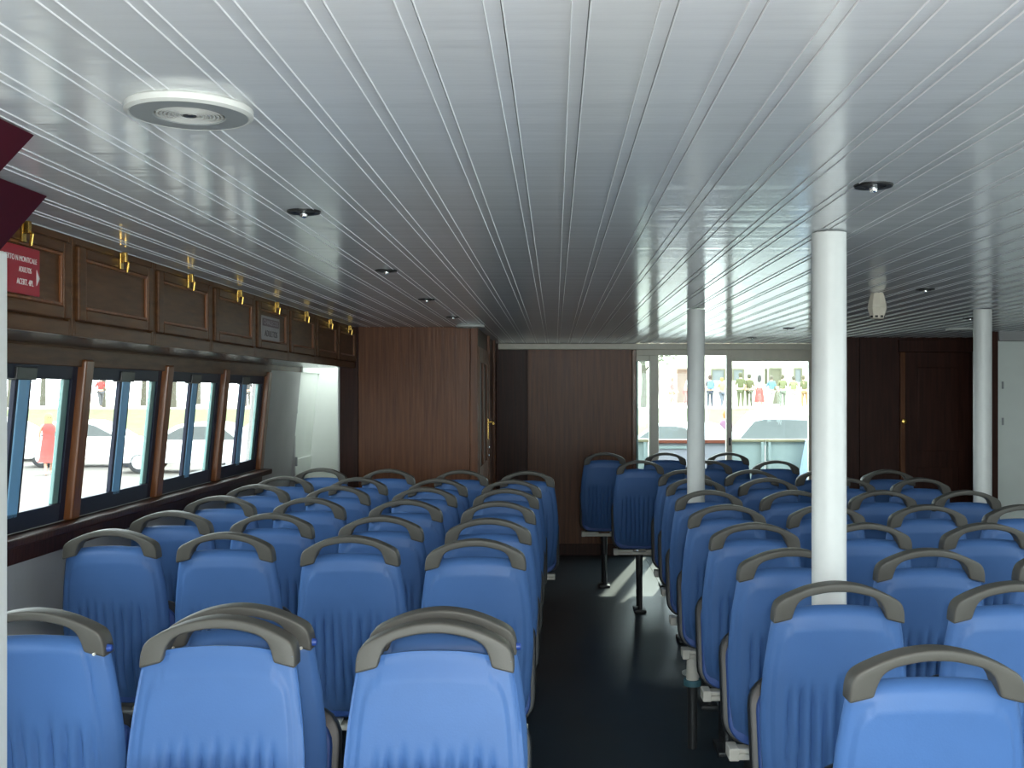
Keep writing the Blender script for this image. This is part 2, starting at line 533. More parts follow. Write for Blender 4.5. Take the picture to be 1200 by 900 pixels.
bx('header', M['cream'], 0.84, 0.975, YS - 0.012, YS + 0.05, 2.010, 2.072, gz, 0.004)
bx('side_frame', M['glass_edge'], 0.84, 0.862, YS - 0.005, YS + 0.05, 0.06, 2.01, gz, 0.003)
bx('mullion', M['cream'], 0.975, 1.072, YS - 0.02, YS + 0.055, 0.0, 2.072, gz, 0.006)
bx('mullion', M['beige'], 1.772, 1.832, YS - 0.02, YS + 0.055, 0.0, 2.072, gz, 0.006)
bx('side_frame', M['beige'], 2.625, 2.66, YS - 0.01, YS + 0.05, 0.0, 2.01, gz, 0.004)
for (a, b, t) in ((0.862, 0.975, 2.01), (1.072, 1.772, 2.072), (1.832, 2.625, 2.01)):
    bx('bottom_rail', M['beige'], a, b, YS - 0.005, YS + 0.05, 0.0, 0.10, gz, 0.003)
    bx('pane', M['glass_cyan'], a, b, YS + 0.015, YS + 0.021, 0.10, t, gz)
bx('latch', M['black'], 1.795, 1.815, YS - 0.035, YS - 0.02, 1.14, 1.22, gz, 0.004)

# dark wooden enclosure on the pole side
we = struct('wall_enclosure')
YE = 9.80
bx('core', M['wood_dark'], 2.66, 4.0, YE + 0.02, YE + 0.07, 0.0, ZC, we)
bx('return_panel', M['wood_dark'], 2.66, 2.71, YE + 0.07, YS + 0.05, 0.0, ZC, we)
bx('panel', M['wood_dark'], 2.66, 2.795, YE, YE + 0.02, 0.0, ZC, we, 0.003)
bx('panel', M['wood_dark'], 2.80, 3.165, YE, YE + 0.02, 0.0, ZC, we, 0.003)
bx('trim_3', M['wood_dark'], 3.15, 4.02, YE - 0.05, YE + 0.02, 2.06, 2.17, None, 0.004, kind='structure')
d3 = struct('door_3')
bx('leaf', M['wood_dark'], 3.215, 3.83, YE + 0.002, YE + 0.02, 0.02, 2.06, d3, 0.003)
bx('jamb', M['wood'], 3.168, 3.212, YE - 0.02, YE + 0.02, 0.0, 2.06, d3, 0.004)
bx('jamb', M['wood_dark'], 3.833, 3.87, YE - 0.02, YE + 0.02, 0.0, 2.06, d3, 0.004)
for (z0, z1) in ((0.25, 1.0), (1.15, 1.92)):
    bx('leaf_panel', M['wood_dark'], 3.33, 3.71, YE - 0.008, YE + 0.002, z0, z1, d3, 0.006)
MB().lathe([(0.0, -0.05), (0.022, -0.045), (0.026, -0.03), (0.012, -0.015), (0.012, 0.0)], 12, (3.19, YE - 0.02, 1.425), 'y').build('knob', M['brass'], d3, smooth=True)
# white panel beside the last column
we2 = struct('wall_aft_corner')
bx('panel', M['white_wall'], 3.665, 4.0, 8.84, 8.88, 0.0, 2.115, we2, 0.003)
bx('edge_board', M['wood_dark'], 3.60, 3.664, 8.82, 8.90, 0.0, ZC, we2, 0.004)
bx('top_ledge', M['grey_wall'], 3.665, 4.0, 8.80, 8.88, 2.117, ZC, we2, 0.003)
for z in (1.45, 1.75):
    bx('hinge', M['speaker_face'], 3.70, 3.715, 8.828, 8.842, z - 0.03, z + 0.03, we2, 0.003)


# ================================================================== LOCKERS over the windows
XF = -1.533
LP = 0.6862
Zb = 1.876


def make_locker(name):
    r = link(name, None)
    bx('carcass', M['wood_locker'], -1.95, XF - 0.018, 0.002, LP - 0.002, Zb + 0.02, ZC - 0.004, r)
    bx('underside', M['underside'], -1.955, XF - 0.02, 0.0, LP, Zb + 0.004, Zb + 0.018, r)
    f = MB()
    f.box(XF - 0.018, XF, 0.001, 0.022, Zb, ZC - 0.004)
    f.box(XF - 0.018, XF, LP - 0.022, LP - 0.001, Zb, ZC - 0.004)
    f.box(XF - 0.018, XF, 0.022, LP - 0.022, Zb, Zb + 0.045)
    f.box(XF - 0.018, XF, 0.022, LP - 0.022, ZC - 0.026, ZC - 0.004)
    f.build('face_frame', M['wood_locker'], r, 0.002)
    a, b, c, d = 0.026, LP - 0.026, Zb + 0.049, ZC - 0.030
    w_ = 0.052
    g = MB()
    g.box(XF - 0.010, XF + 0.012, a, a + w_, c, d)
    g.box(XF - 0.010, XF + 0.012, b - w_, b, c, d)
    g.box(XF - 0.010, XF + 0.012, a + w_, b - w_, c, c + 0.040)
    g.box(XF - 0.010, XF + 0.012, a + w_, b - w_, d - 0.035, d)
    dr = g.build('door', M['wood_locker'], r, 0.005)
    mo = MB()
    i0, i1, j0, j1 = a + w_, b - w_, c + 0.040, d - 0.035
    t = 0.010
    mo.box(XF - 0.004, XF + 0.008, i0, i0 + t, j0, j1)
    mo.box(XF - 0.004, XF + 0.008, i1 - t, i1, j0, j1)
    mo.box(XF - 0.004, XF + 0.008, i0 + t, i1 - t, j0, j0 + t)
    mo.box(XF - 0.004, XF + 0.008, i0 + t, i1 - t, j1 - t, j1)
    mo.build('moulding', M['wood_mullion'], dr, 0.003)
    bx('door_panel', M['wood_locker'], XF - 0.010, XF - 0.002, i0, i1, j0, j1, dr)
    m_ = LP / 2
    l = MB()
    l.box(XF + 0.012, XF + 0.020, m_ - 0.012, m_ + 0.012, 2.125, 2.182)
    l.box(XF + 0.020, XF + 0.036, m_ - 0.009, m_ + 0.009, 2.150, 2.186)
    l.tube([(XF + 0.020, m_, 2.165), (XF + 0.040, m_ + 0.004, 2.15), (XF + 0.034, m_ + 0.006, 2.115)], 0.006, 6)
    l.build('latch', M['brass'], r, 0.002)
    return r


LL = ['oak overhead locker with the crimson sign beside the white post',
      'oak overhead locker next after the one with the crimson sign',
      'third oak overhead locker from the white post, above second window mullion',
      'fourth oak overhead locker from the white post, just before the paper notice',
      'oak overhead locker carrying the small grey paper notice',
      'sixth oak overhead locker, just beyond the one with grey paper notice',
      'seventh oak overhead locker, last but one before the wooden partition',
      'last oak overhead locker, butting against the wooden partition']
loc0 = make_locker('overhead_locker')
tag(loc0, LL[0], 'locker', 'overhead lockers above the windows')
loc0.location = (0, 2.70, 0)
for k in range(1, 8):
    dup(loc0, (0, 2.70 + k * LP, 0), 0, LL[k])

# signs on the lockers (the face looks along +X, reading direction runs to +Y)
RX = Matrix(((0, 0, 1, 0), (1, 0, 0, 0), (0, 1, 0, 0), (0, 0, 0, 1)))


def sign_text(txt, size, m, name, parent, x, y, z, width=None):
    return text_mesh(txt, size, m, name, parent, Matrix.Translation((x, y, z)) @ RX, width)


sg = bx('safety_sign', M['sign_red'], XF + 0.0125, XF + 0.0175, 2.905, 3.137, 1.977, 2.113, bevel=0.001)
tag(sg, 'crimson rectangular sign with white lettering and arrow on the first locker', 'sign')
xs = XF + 0.0180
sign_text('PUERTO N MONTCALE', 0.022, M['print_white'], 'lettering', sg, xs, 3.018, 2.076, 0.20)
sign_text('ADULTOS', 0.022, M['print_white'], 'lettering', sg, xs, 3.050, 2.046, 0.072)
sign_text('ACERT. 4PL', 0.024, M['print_white'], 'lettering', sg, xs, 3.050, 2.011, 0.095)
MB().prism([(3.117, 2.008), (3.134, 2.030), (3.117, 2.054)], xs - 0.0008, xs + 0.0006, 'yz').build('arrow', M['print_white'], sg)
s2 = bx('paper_notice', M['sign_grey'], XF + 0.0125, XF + 0.0155, 5.515, 5.875, 1.97, 2.095, bevel=0.0008)
tag(s2, 'small grey paper notice with dark print below a brass latch', 'notice')
bx('print_band', M['sign_mauve'], XF + 0.0155, XF + 0.0160, 5.53, 5.86, 2.042, 2.082, s2)
sign_text('CHALECOS', 0.034, M['sign_grey'], 'lettering', s2, XF + 0.0163, 5.695, 2.062, 0.29)
sign_text('ADULTOS', 0.046, M['print_dark'], 'lettering', s2, XF + 0.0160, 5.70, 2.003, 0.25)

# dark maroon soffit boxes and the white post under them
so = MB().prism([(-1.28, ZC - 0.003), (-1.447, 2.0), (-1.93, 2.0), (-1.93, ZC - 0.003)], 1.55, 2.69).build('boxed_soffit', M['maroon'], None, 0.002)
tag(so, 'lower dark maroon boxed soffit ending at the first locker', 'soffit')
so = MB().prism([(-1.0, ZC - 0.003), (-1.10, 2.085), (-1.27, 2.085), (-1.27, ZC - 0.003)], 0.7, 2.05).build('boxed_soffit', M['maroon'], None, 0.002)
tag(so, 'upper dark maroon boxed soffit, nearer the camera and closer to the ceiling speaker', 'soffit')
po = thing('white_post', 'square white post standing beside the nearest blue seats under maroon soffit', 'post', (-1.262, 2.25, 0))
bx('shaft', M['white'], -0.083, 0.083, -0.05, 0.05, 0.02, 2.0, po, 0.006)
bx('foot', M['leg'], -0.095, 0.095, -0.06, 0.06, 0.0, 0.02, po, 0.003)


# ================================================================== COLUMNS
def pole(x, y, label):
    r = thing('white_column', label, 'column', (x, y, 0), 0, 'round white steel columns')
    MB().lathe([(0.053, 0.012), (0.053, ZC - 0.004)], 40).build('shaft', M['white'], r, smooth=True)
    MB().lathe([(0.085, 0.0), (0.085, 0.010), (0.056, 0.013)], 32).build('base_ring', M['white'], r, smooth=True)
    return r


pole(0.852, 3.318, 'round white steel column nearest the camera, between blue seats')
pole(0.848, 6.42, 'round white steel column in front of the bright stern windows')
pole(2.573, 6.42, 'round white steel column in front of the dark wooden enclosure')


# ================================================================== CEILING FITTINGS
def speaker(x, y, label):
    r = thing('ceiling_speaker', label, 'speaker', (x, y, ZC), 0, 'round ceiling speakers')
    MB().lathe([(0.098, 0.0), (0.107, -0.006), (0.107, -0.016), (0.100, -0.020), (0.096, -0.018), (0.0585, -0.016), (0.0585, -0.002)], 48, cap=False).build('body', M['speaker'], r, smooth=30)
    MB().lathe([(0.0585, -0.012), (0.098, -0.0175), (0.097, -0.0195), (0.06, -0.0195), (0.0585, -0.0175)], 48, cap=False).build('face_plate', M['speaker_face'], r, smooth=30)
    MB().lathe([(0.058, -0.006), (0.058, -0.010), (0.012, -0.010)], 32).build('grille_back', M['black'], r, smooth=30)
    for i in range(7):
        a = 0.013 + i * 0.0065
        MB().lathe([(a, -0.0125), (a, -0.019), (a + 0.0036, -0.019), (a + 0.0036, -0.0125)], 40, cap=False).build('grille_ring', M['speaker'], r)
    MB().lathe([(0.0, -0.0145), (0.012, -0.0145), (0.011, -0.020), (0.0, -0.021)], 16).build('centre_cap', M['black'], r, smooth=True)
    return r


speaker(-0.632, 1.845, 'big round ivory ceiling speaker nearest the camera')
speaker(-0.632, 7.95, 'round ceiling speaker at the top corner of the wooden partition')
speaker(3.17, 8.35, 'round ceiling speaker beside the column by the dark enclosure')


def make_downlight():
    r = link('ceiling_downlight', None)
    MB().lathe([(0.030, 0.006), (0.030, -0.004), (0.044, -0.006), (0.046, -0.003), (0.046, 0.0)], 32, cap=False).build('ring', M['black'], r, smooth=30)
    MB().lathe([(0.0, -0.0022), (0.030, -0.0022), (0.0305, -0.0005), (0.0, -0.0005)], 24).build('recess', M['black'], r, smooth=30)
    MB().lathe([(0.0, -0.020), (0.008, -0.017), (0.011, -0.009), (0.009, -0.001), (0.0, -0.001)], 14).build('bulb', M['chrome'], r, smooth=True)
    return r


dl = make_downlight()
tag(dl, 'black ringed ceiling downlight nearest the large ivory speaker', 'downlight', 'small recessed ceiling downlights')
dl.location = (-0.69, 2.93, ZC)
for (x, y, t) in ((-0.69, 4.36, 'second black ceiling downlight from the speaker, in line over window block'),
                  (-0.69, 5.73, 'third black ceiling downlight from the speaker, in line over window block'),
                  (-0.68, 7.10, 'fourth ceiling downlight in line, just before the wooden partition'),
                  (0.763, 2.557, 'black ringed ceiling downlight just before the nearest white column'),
                  (1.79, 5.16, 'ceiling downlight beside the hanging ivory lantern'),
                  (1.83, 8.36, 'small ceiling downlight above the stern windows, behind nearest column'),
                  (1.82, 9.85, 'farthest small ceiling downlight, close to the stern cornice'),
                  (2.80, 7.20, 'ceiling downlight beside the column by the dark enclosure')):
    dup(dl, (x, y, ZC), 0, t)

lt = thing('ceiling_lantern', 'ivory tapered emergency lantern hanging under ceiling before dark enclosure', 'lantern', (1.625, 5.38, ZC))
MB().lathe([(0.030, 0.0), (0.036, -0.012), (0.044, -0.045), (0.047, -0.060), (0.047, -0.072)], 8).build('neck', M['detector'], lt, smooth=30)
MB().lathe([(0.047, -0.072), (0.049, -0.075), (0.034, -0.125), (0.030, -0.130), (0.0, -0.130)], 8).build('bowl', M['detector'], lt, smooth=20)
for k in range(8):
    a = 2 * PI * (k + 0.5) / 8
    o = MB().box(-0.007, 0.007, -0.002, 0.002, -0.124, -0.114).build('slot', M['black'], lt)
    o.location = (0.0348 * math.cos(a), 0.0348 * math.sin(a), 0)
    o.rotation_euler = (0, 0, a + PI / 2)


# ================================================================== SEATS
def ss(a, b, x):
    t = max(0.0, min(1.0, (x - a) / (b - a)))
    return t * t * (3 - 2 * t)


WID = [(0.485, 0.158), (0.53, 0.178), (0.60, 0.192), (0.68, 0.201), (0.78, 0.207), (0.86, 0.205), (0.94, 0.198), (1.02, 0.187), (1.07, 0.178), (1.11, 0.170)]


def wid(z):
    if z <= WID[0][0]:
        return WID[0][1]
    for (a, p), (b, q) in zip(WID, WID[1:]):
        if z <= b:
            return p + (q - p) * (z - a) / (b - a)
    return WID[-1][1]


def lean_y(z):
    y = -0.115 * (z - 0.5)
    if z < 0.64:
        y += 0.05 * ((0.64 - z) / 0.155) ** 2
    return y


def shell_mesh(name, plain=False):
    nu, nz = 74, 44
    jit = [random.uniform(-0.02, 0.02) for _ in range(14)]
    back, front = [], []
    for j in range(nz + 1):
        t = j / nz
        rb, rf = [], []
        for i in range(nu + 1):
            u = -1 + 2 * i / nu
            au = abs(u)
            zt = 1.104 - 0.020 * au ** 2.4
            z0 = 0.485 + 0.030 * au ** 5
            z = z0 + (zt - z0) * t
            wz = wid(z)
            x = u * wz
            y = lean_y(z)
            bow = 0.020 * (1 - au ** 4)
            yb = y - bow - 0.004
            edge = min((1 - au) * wz, zt - z, (z - z0) * 1.4)
            # raised rounded field
            dx, dz = (1 - au) * wz - 0.030, (zt - 0.048) - z
            R = 0.05
            if dx < R and dz < R:
                q = R - math.hypot(R - dx, R - dz)
            else:
                q = min(dx, dz)
            field = 0.0065 * ss(-0.003, 0.003, q)
            # gathered folds in the lower half
            P_ = 0.034
            k = int(round(x / P_)) + 7
            amp = ss(0.915 + jit[max(0, min(13, k))], 0.83, z) * ss(0.50, 0.60, z) * ss(0.150, 0.125, abs(x))
            fold = amp * 0.0145 * (1 - abs(math.sin(PI * x / P_ + 0.25 * math.sin(9 * z + k)))) ** 1.3
            if not plain:
                yb += fold - field
            else:
                q = (1 - au) * wz - 0.052
                yb += 0.004 * math.exp(-(q / 0.0035) ** 2) + fold
            yb += 0.020 * ss(zt - 0.030, zt, z)                    # chamfered crown
            yb += 0.008 * ss(0.012, 0.0, edge)
            yf = y + 0.012 + bow * 0.15 + field - fold - 0.006 * ss(0.014, 0.0, edge)
            yf -= 0.012 * ss(zt - 0.030, zt, z)
            if yf < yb + 0.006:
                yf = yb + 0.006
            rb.append((x, yb, z))
            rf.append((x, yf, z))
        back.append(rb)
        front.append(rf)
    n1 = nu + 1
    vs = [p for r in back for p in r] + [p for r in front for p in r]
    off = n1 * (nz + 1)
    fs = []
    for j in range(nz):
        for i in range(nu):
            a = j * n1 + i
            fs.append((a, a + 1, a + n1 + 1, a + n1))
            fs.append((off + a, off + a + n1, off + a + n1 + 1, off + a + 1))
    for j in range(nz):
        for i in (0, nu):
            a = j * n1 + i
            fs.append((a, a + n1, off + a + n1, off + a))
    for j in (0, nz):
        for i in range(nu):
            a = j * n1 + i
            fs.append((a, a + 1, off + a + 1, off + a))
    return MB().add(vs, fs).mesh(name, M['blue'], smooth=50)


def catmull(pts, n):
    out = []
    P = [pts[0]] + pts + [pts[-1]]
    for i in range(1, len(P) - 2):
        for k in range(n):
            t = k / n
            a, b, c, d = P[i - 1], P[i], P[i + 1], P[i + 2]
            out.append(tuple(0.5 * (2 * b[q] + (c[q] - a[q]) * t + (2 * a[q] - 5 * b[q] + 4 * c[q] - d[q]) * t * t + (3 * b[q] - a[q] - 3 * c[q] + d[q]) * t ** 3) for q in (0, 1)))
    out.append(pts[-1])
    return out


def handle_mesh():
    outer = [(-0.1815, 1.056), (-0.179, 1.091), (-0.168, 1.116), (-0.140, 1.134), (-0.090, 1.155), (-0.044, 1.166), (0.0, 1.170)]
    inner = [(-0.131, 1.069), (-0.122, 1.099), (-0.111, 1.118), (-0.091, 1.131), (-0.062, 1.139), (-0.032, 1.1445), (0.0, 1.146)]
    outer += [(-x, z) for x, z in outer[-2::-1]]
    inner += [(-x, z) for x, z in inner[-2::-1]]
    O, I = catmull(outer, 4), catmull(inner, 4)
    n = len(O)
    vs, fs = [], []
    for y0, sh in ((-0.031, 0), (0.029, 0)):
        for (x, z) in O:
            vs.append((x, lean_y(z) + y0, z))
        for (x, z) in I:
            vs.append((x, lean_y(z) + y0, z))
    for i in range(n - 1):
        fs.append((i, i + 1, n + i + 1, n + i))
        fs.append((2 * n + i, 3 * n + i, 3 * n + i + 1, 2 * n + i + 1))
        fs.append((i, 2 * n + i, 2 * n + i + 1, i + 1))
        fs.append((n + i, n + i + 1, 3 * n + i + 1, 3 * n + i))
    for i in (0, n - 1):
        fs.append((i, n + i, 3 * n + i, 2 * n + i))
    return MB().add(vs, fs).mesh('grab_handle', M['handle'], bevel=0.007, smooth=50, seg=3)


def stadium(w2, l, r, n=6):
    pts = []
    for cx, cy, a0 in ((w2 - r, r, -PI / 2), (w2 - r, l - r, 0), (-w2 + r, l - r, PI / 2), (-w2 + r, r, PI)):
        for k in range(n + 1):
            a = a0 + PI / 2 * k / n
            pts.append((cx + r * math.cos(a), cy + r * math.sin(a)))
    return pts


SHELL = shell_mesh('backrest')
SHELL_P = shell_mesh('backrest', True)
HANDLE = handle_mesh()
TILT = Matrix.Translation((0, 0.045, 0.468)) @ Matrix.Rotation(math.radians(76), 4, 'X')
PAN = MB().prism(stadium(0.213, 0.40, 0.09), -0.030, 0.012, 'xy').mesh('seat_pan', M['dark_plastic'], bevel=0.010, smooth=40)
PAN.transform(TILT)
PAD = MB().prism(stadium(0.195, 0.375, 0.08), 0.010, 0.040, 'xy').mesh('cushion', M['blue_pad'], bevel=0.012, smooth=40)
PAD.transform(TILT)
b_ = MB()
b_.box(-0.185, 0.185, -0.010, 0.060, 0.432, 0.452)
b_.box(-0.185, -0.05, -0.002, 0.055, 0.452, 0.468)
b_.box(0.05, 0.185, -0.002, 0.055, 0.452, 0.468)
b_.box(-0.200, -0.165, -0.016, 0.066, 0.430, 0.474)
BRK = b_.mesh('hinge_bracket', M['bracket'], bevel=0.004)
l_ = MB()
l_.tube([(0, 0.03, 0.44), (0, 0.035, 0.25), (0, 0.02, 0.03)], [0.030, 0.026, 0.026], 10)
l_.tube([(0, 0.035, 0.30), (0, -0.06, 0.10), (0, -0.075, 0.02)], [0.016, 0.016, 0.018], 8)
l_.box(-0.045, 0.045, -0.11, 0.09, 0.0, 0.022)
LEG = l_.mesh('leg', M['leg'], bevel=0.003, smooth=35)
CAPM = MB().lathe([(0.0, -0.012), (0.008, -0.010), (0.010, 0.0), (0.010, 0.004)], 12, axis='x').mesh('screw_cap', M['screw'], smooth=True)


def seat(x, yh, label, face=0, plain=False, group=None):
    """yh is where the grab handle stands; face = PI turns the sitter towards the camera"""
    s = 1 if not face else -1
    r = thing('passenger_seat', label, 'seat', (x, yh + 0.072 * s, 0), face, group)
    link('backrest', SHELL_P if plain else SHELL, r)
    h = link('grab_handle', HANDLE, r)
    if plain:
        for q in (-1, 1):
            c = link('screw_cap', CAPM, h)
            c.location = (0.181 * q, lean_y(1.075) - 0.008, 1.075)
            c.rotation_euler = (0, 0, 0 if q < 0 else PI)
            c2 = MB().lathe([(0.0, -0.004), (0.004, -0.003), (0.004, 0.002)], 8, (0.158 * q, lean_y(1.065) - 0.034, 1.066), 'y').build('screw', M['bracket'], h, smooth=True)
    p = link('seat_pan', PAN, r)
    link('cushion', PAD, p)
    link('hinge_bracket', BRK, r)
    link('leg', LEG, r)
    return r


ORD = ['first', 'second', 'third', 'fourth', 'fifth', 'sixth', 'seventh', 'eighth', 'ninth', 'tenth']
CW = ['aisle seat', 'second seat from aisle', 'third seat from aisle', 'seat beside the windows']
CR = ['aisle seat', 'second seat from aisle', 'third seat from aisle', 'fourth seat from aisle']
GW, GP = 'blue seats of the window-side block', 'blue seats of the block around the columns'

# nearest row of the window block: seats back to back
seat(-0.275, 2.463, 'nearest blue seat beside the aisle, window-side block, its back against another', PI, group=GW)
seat(-0.785, 2.510, 'nearest blue seat second from the aisle, window-side block, its back against another', PI, group=GW)
seat(-0.275, 2.615, 'blue seat touching backs with the nearest aisle seat, mostly hidden behind it', 0, True, GW)
seat(-0.785, 2.660, 'blue seat touching backs with the nearest second-from-aisle seat, mostly hidden behind it', 0, True, GW)
seat(-1.270, 2.600, 'blue seat with side screws on its handle, partly covered by white post', 0, True, GW)
# the rows behind
for i, yr in enumerate((3.83, 4.46, 5.14, 5.81, 6.40, 7.12)):
    for c in range(4):
        x = (-0.285, -0.752, -1.238, -1.705)[c] + (0.006, 0.010, 0.006, 0.003)[c] * i + (0.070 if i == 5 else 0)
        y = yr + 0.19 * (-0.27 - x)
        seat(x, y, 'blue seat, window-side block, %s row behind the back-to-back pair, %s' % (ORD[i], CW[c]), group=GW)
# block around the columns
rowsP = [(2.216, (0.787,)), (2.97, (0.786, 1.283)), (3.60, (0.797, 1.262, 1.735)), (4.30, (0.804, 1.252, 1.738)),
         (4.99, (0.804, 1.268, 1.742, 2.185)), (5.72, (0.825, 1.280, 1.756, 2.205)), (6.535, (0.862, 1.305, 1.780, 2.238)),
         (7.22, (0.880, 1.330, 1.812, 2.250)), (8.20, (0.655, 1.180, 1.695)), (9.25, (0.430, 0.955, 1.500))]
ys_ = []
for i, (yr, xs_) in enumerate(rowsP):
    for c, x in enumerate(xs_):
        r = seat(x, yr, 'blue seat, block around the columns, %s row from camera, %s' % (ORD[i], CR[c]), group=GP)
        if i == 4 and c == 0:
            MB().lathe([(0.030, 0.325), (0.027, 0.43)], 16, (-0.150, 0.02, 0)).build('bracket_socket', M['bracket'], r, smooth=True)
            MB().lathe([(0.042, 0.300), (0.042, 0.328)], 16, (-0.150, 0.02, 0)).build('socket_collar', M['teal'], r, smooth=30)
            MB().lathe([(0.022, 0.0), (0.024, 0.302)], 16, (-0.150, 0.02, 0)).build('leg', M['leg'], r, smooth=30)


# ================================================================== OUTSIDE
QZ = -0.65
bx('ground_quay', M['pavement'], -90, 90, 13.6, 43.0, QZ - 0.5, QZ, kind='structure')
bx('ground_quay', M['pavement'], -90, -2.9, -20, 13.6, QZ - 0.5, QZ, kind='structure')
gb = MB().prism([(40.0, QZ - 0.3), (40.0, QZ), (46, QZ + 0.6), (55.0, 0.72), (56.5, 0.78), (56.5, QZ - 0.3)], -90, 90, 'yz').build('grass_bank', M['grass'], kind='stuff')
gb['label'] = 'green grass bank rising behind the parked cars'
gb['category'] = 'grass'
bx('ground_promenade', M['path'], -90, 90, 56.5, 110, QZ - 0.3, 0.78, kind='structure')

# stern deck bulwark
wb = thing('stern_gate', 'white stern gate with a red-brown top rail outside the glazed door', 'gate', (1.62, 12.6, 0))
bx('gate_panel', M['gate'], -0.515, 0.395, 0.0, 0.05, 0.02, 1.085, wb, 0.004)
bx('top_rail', M['rail_red'], -0.518, 0.398, -0.03, 0.08, 1.085, 1.13, wb, 0.008)
bx('name_strip', M['bulwark'], -0.40, 0.10, -0.012, 0.0, 1.02, 1.055, wb, 0.003)
for k, (a, b) in enumerate(((-1.6, 1.095), (2.03, 2.480), (2.492, 4.4))):
    wb = thing('stern_bulwark', ['pale bulwark panel seen through the narrow stern pane', 'pale green bulwark panel next to the white stern gate',
                                 'pale green bulwark panel farther from the gate, with leaning tarp'][k], 'bulwark', (0, 12.6, 0), 0, 'stern bulwark panels')
    bx('plate', M['bulwark'], a, b, 0.0, 0.05, 0.0, 1.10, wb, 0.004)
    bx('cap_rail', M['rail_olive'], a, b, -0.03, 0.08, 1.10, 1.135, wb, 0.008)
    for e in (a + 0.02, b - 0.05):
        bx('stiffener', M['bulwark'], e, e + 0.03, -0.03, 0.0, 0.0, 1.10, wb, 0.004)
tp = MB().prism([(2.74, 0.05), (2.90, 0.05), (3.04, 1.10), (2.95, 1.14)], 12.50, 12.565).build('folded_tarp', M['pale_blue'], None, 0.012)
tag(tp, 'pale blue folded tarp leaning on the stern bulwark', 'tarp')


def person_meshes(key, walk=0.0, bend=0.0):
    """continuous skinned figure 1.7 m tall facing -Y; returns body, top and trousers meshes"""
    def skin(name, V, E, R, m, sub=2):
        me = bpy.data.meshes.new(name)
        me.from_pydata(V, E, [])
        o = bpy.data.objects.new(name, me)
        COL.objects.link(o)
        o.modifiers.new('s', 'SKIN')
        for i, r in enumerate(R):
            me.skin_vertices[0].data[i].radius = (r, r) if not isinstance(r, tuple) else r
        me.skin_vertices[0].data[0].use_root = True
        o.modifiers.new('u', 'SUBSURF').levels = 1
        dg = bpy.context.evaluated_depsgraph_get()
        out = bpy.data.meshes.new_from_object(o.evaluated_get(dg))
        bpy.data.objects.remove(o, do_unlink=True)
        out.name = name
        for p in out.polygons:
            p.use_smooth = True
        out.materials.clear()
        out.materials.append(m)
        return out
    V = [(0, 0, 0.95), (0, 0, 1.12), (0, -bend * 0.3, 1.32), (0, -bend * 0.5, 1.45), (0, -bend * 0.7 - 0.01, 1.53), (0, -bend - 0.02, 1.62)]
    R = [(0.15, 0.105), (0.135, 0.095), (0.155, 0.105), (0.075, 0.07), (0.05, 0.05), (0.085, 0.10)]
    E = [(0, 1), (1, 2), (2, 3), (3, 4), (4, 5)]
    for s in (-1, 1):
        k = len(V)
        y = s * walk
        V += [(s * 0.17, -bend * 0.4, 1.40), (s * 0.235, 0.03 - y * 0.5 - bend * 0.3, 1.14), (s * 0.235, -0.10 - y - bend * 0.3, 0.95), (s * 0.23, -0.15 - y - bend * 0.3, 0.87)]
        R += [0.055, 0.040, 0.032, 0.035]
        E += [(2, k), (k, k + 1), (k + 1, k + 2), (k + 2, k + 3)]
        k = len(V)
        V += [(s * 0.095, 0, 0.86), (s * 0.10, y * 0.6 - 0.02, 0.48), (s * 0.10, y * 1.2 + 0.03, 0.08), (s * 0.11, y * 1.2 - 0.10, 0.03)]
        R += [0.085, 0.058, 0.04, 0.04]
        E += [(0, k), (k, k + 1), (k + 1, k + 2), (k + 2, k + 3)]
    body = skin('body', V, E, R, M['skin'])
    g = lambda idx, es, f, nm: skin(nm, [V[i] for i in idx], es, [tuple(q * f for q in R[i]) if isinstance(R[i], tuple) else R[i] * f for i in idx], None)
    top = g([0, 1, 2, 3, 6, 7, 14, 15], [(0, 1), (1, 2), (2, 3), (2, 4), (4, 5), (2, 6), (6, 7)], 1.22, 'shirt')
    tr = g([0, 10, 11, 12, 18, 19, 20], [(0, 1), (1, 2), (2, 3), (0, 4), (4, 5), (5, 6)], 1.25, 'trousers')
    return body, top, tr, (0, -bend - 0.02, 1.62)


PM = [person_meshes('stand'), person_meshes('walk', 0.16), person_meshes('bend', 0.10, 0.22)]
DRESS = MB().lathe([(0.10, 1.47), (0.165, 1.40), (0.175, 1.30), (0.150, 1.13), (0.185, 0.95), (0.215, 0.70), (0.245, 0.45), (0.30, 0.36), (0.22, 0.38)], 20).mesh('dress', None, smooth=True)
SKIRT = MB().lathe([(0.145, 1.08), (0.19, 0.92), (0.24, 0.60), (0.28, 0.32), (0.2, 0.33)], 18).mesh('skirt', None, smooth=True)
HAIR = MB().lathe([(0.0, 0.115), (0.06, 0.105), (0.098, 0.06), (0.108, 0.0), (0.098, -0.07), (0.085, -0.12), (0.06, -0.10)], 14).mesh('hair', None, smooth=True)
HAIR_L = MB().lathe([(0.0, 0.115), (0.06, 0.105), (0.098, 0.06), (0.110, 0.0), (0.115, -0.12), (0.11, -0.26), (0.06, -0.28)], 14).mesh('hair', None, smooth=True)
BAG = MB().box(-0.16, 0.16, 0.12, 0.27, 1.02, 1.46).mesh('backpack', None, bevel=0.05, smooth=50, seg=3)
cm = {}


def cmat(c):
    if c not in cm:
        q = lin(*c)
        cm[c] = mat('cloth_%d_%d_%d' % c, (q[0] * 0.55 + 0.02, q[1] * 0.55 + 0.02, q[2] * 0.55 + 0.02, 1), 0.8, var=0.08)
    return cm[c]


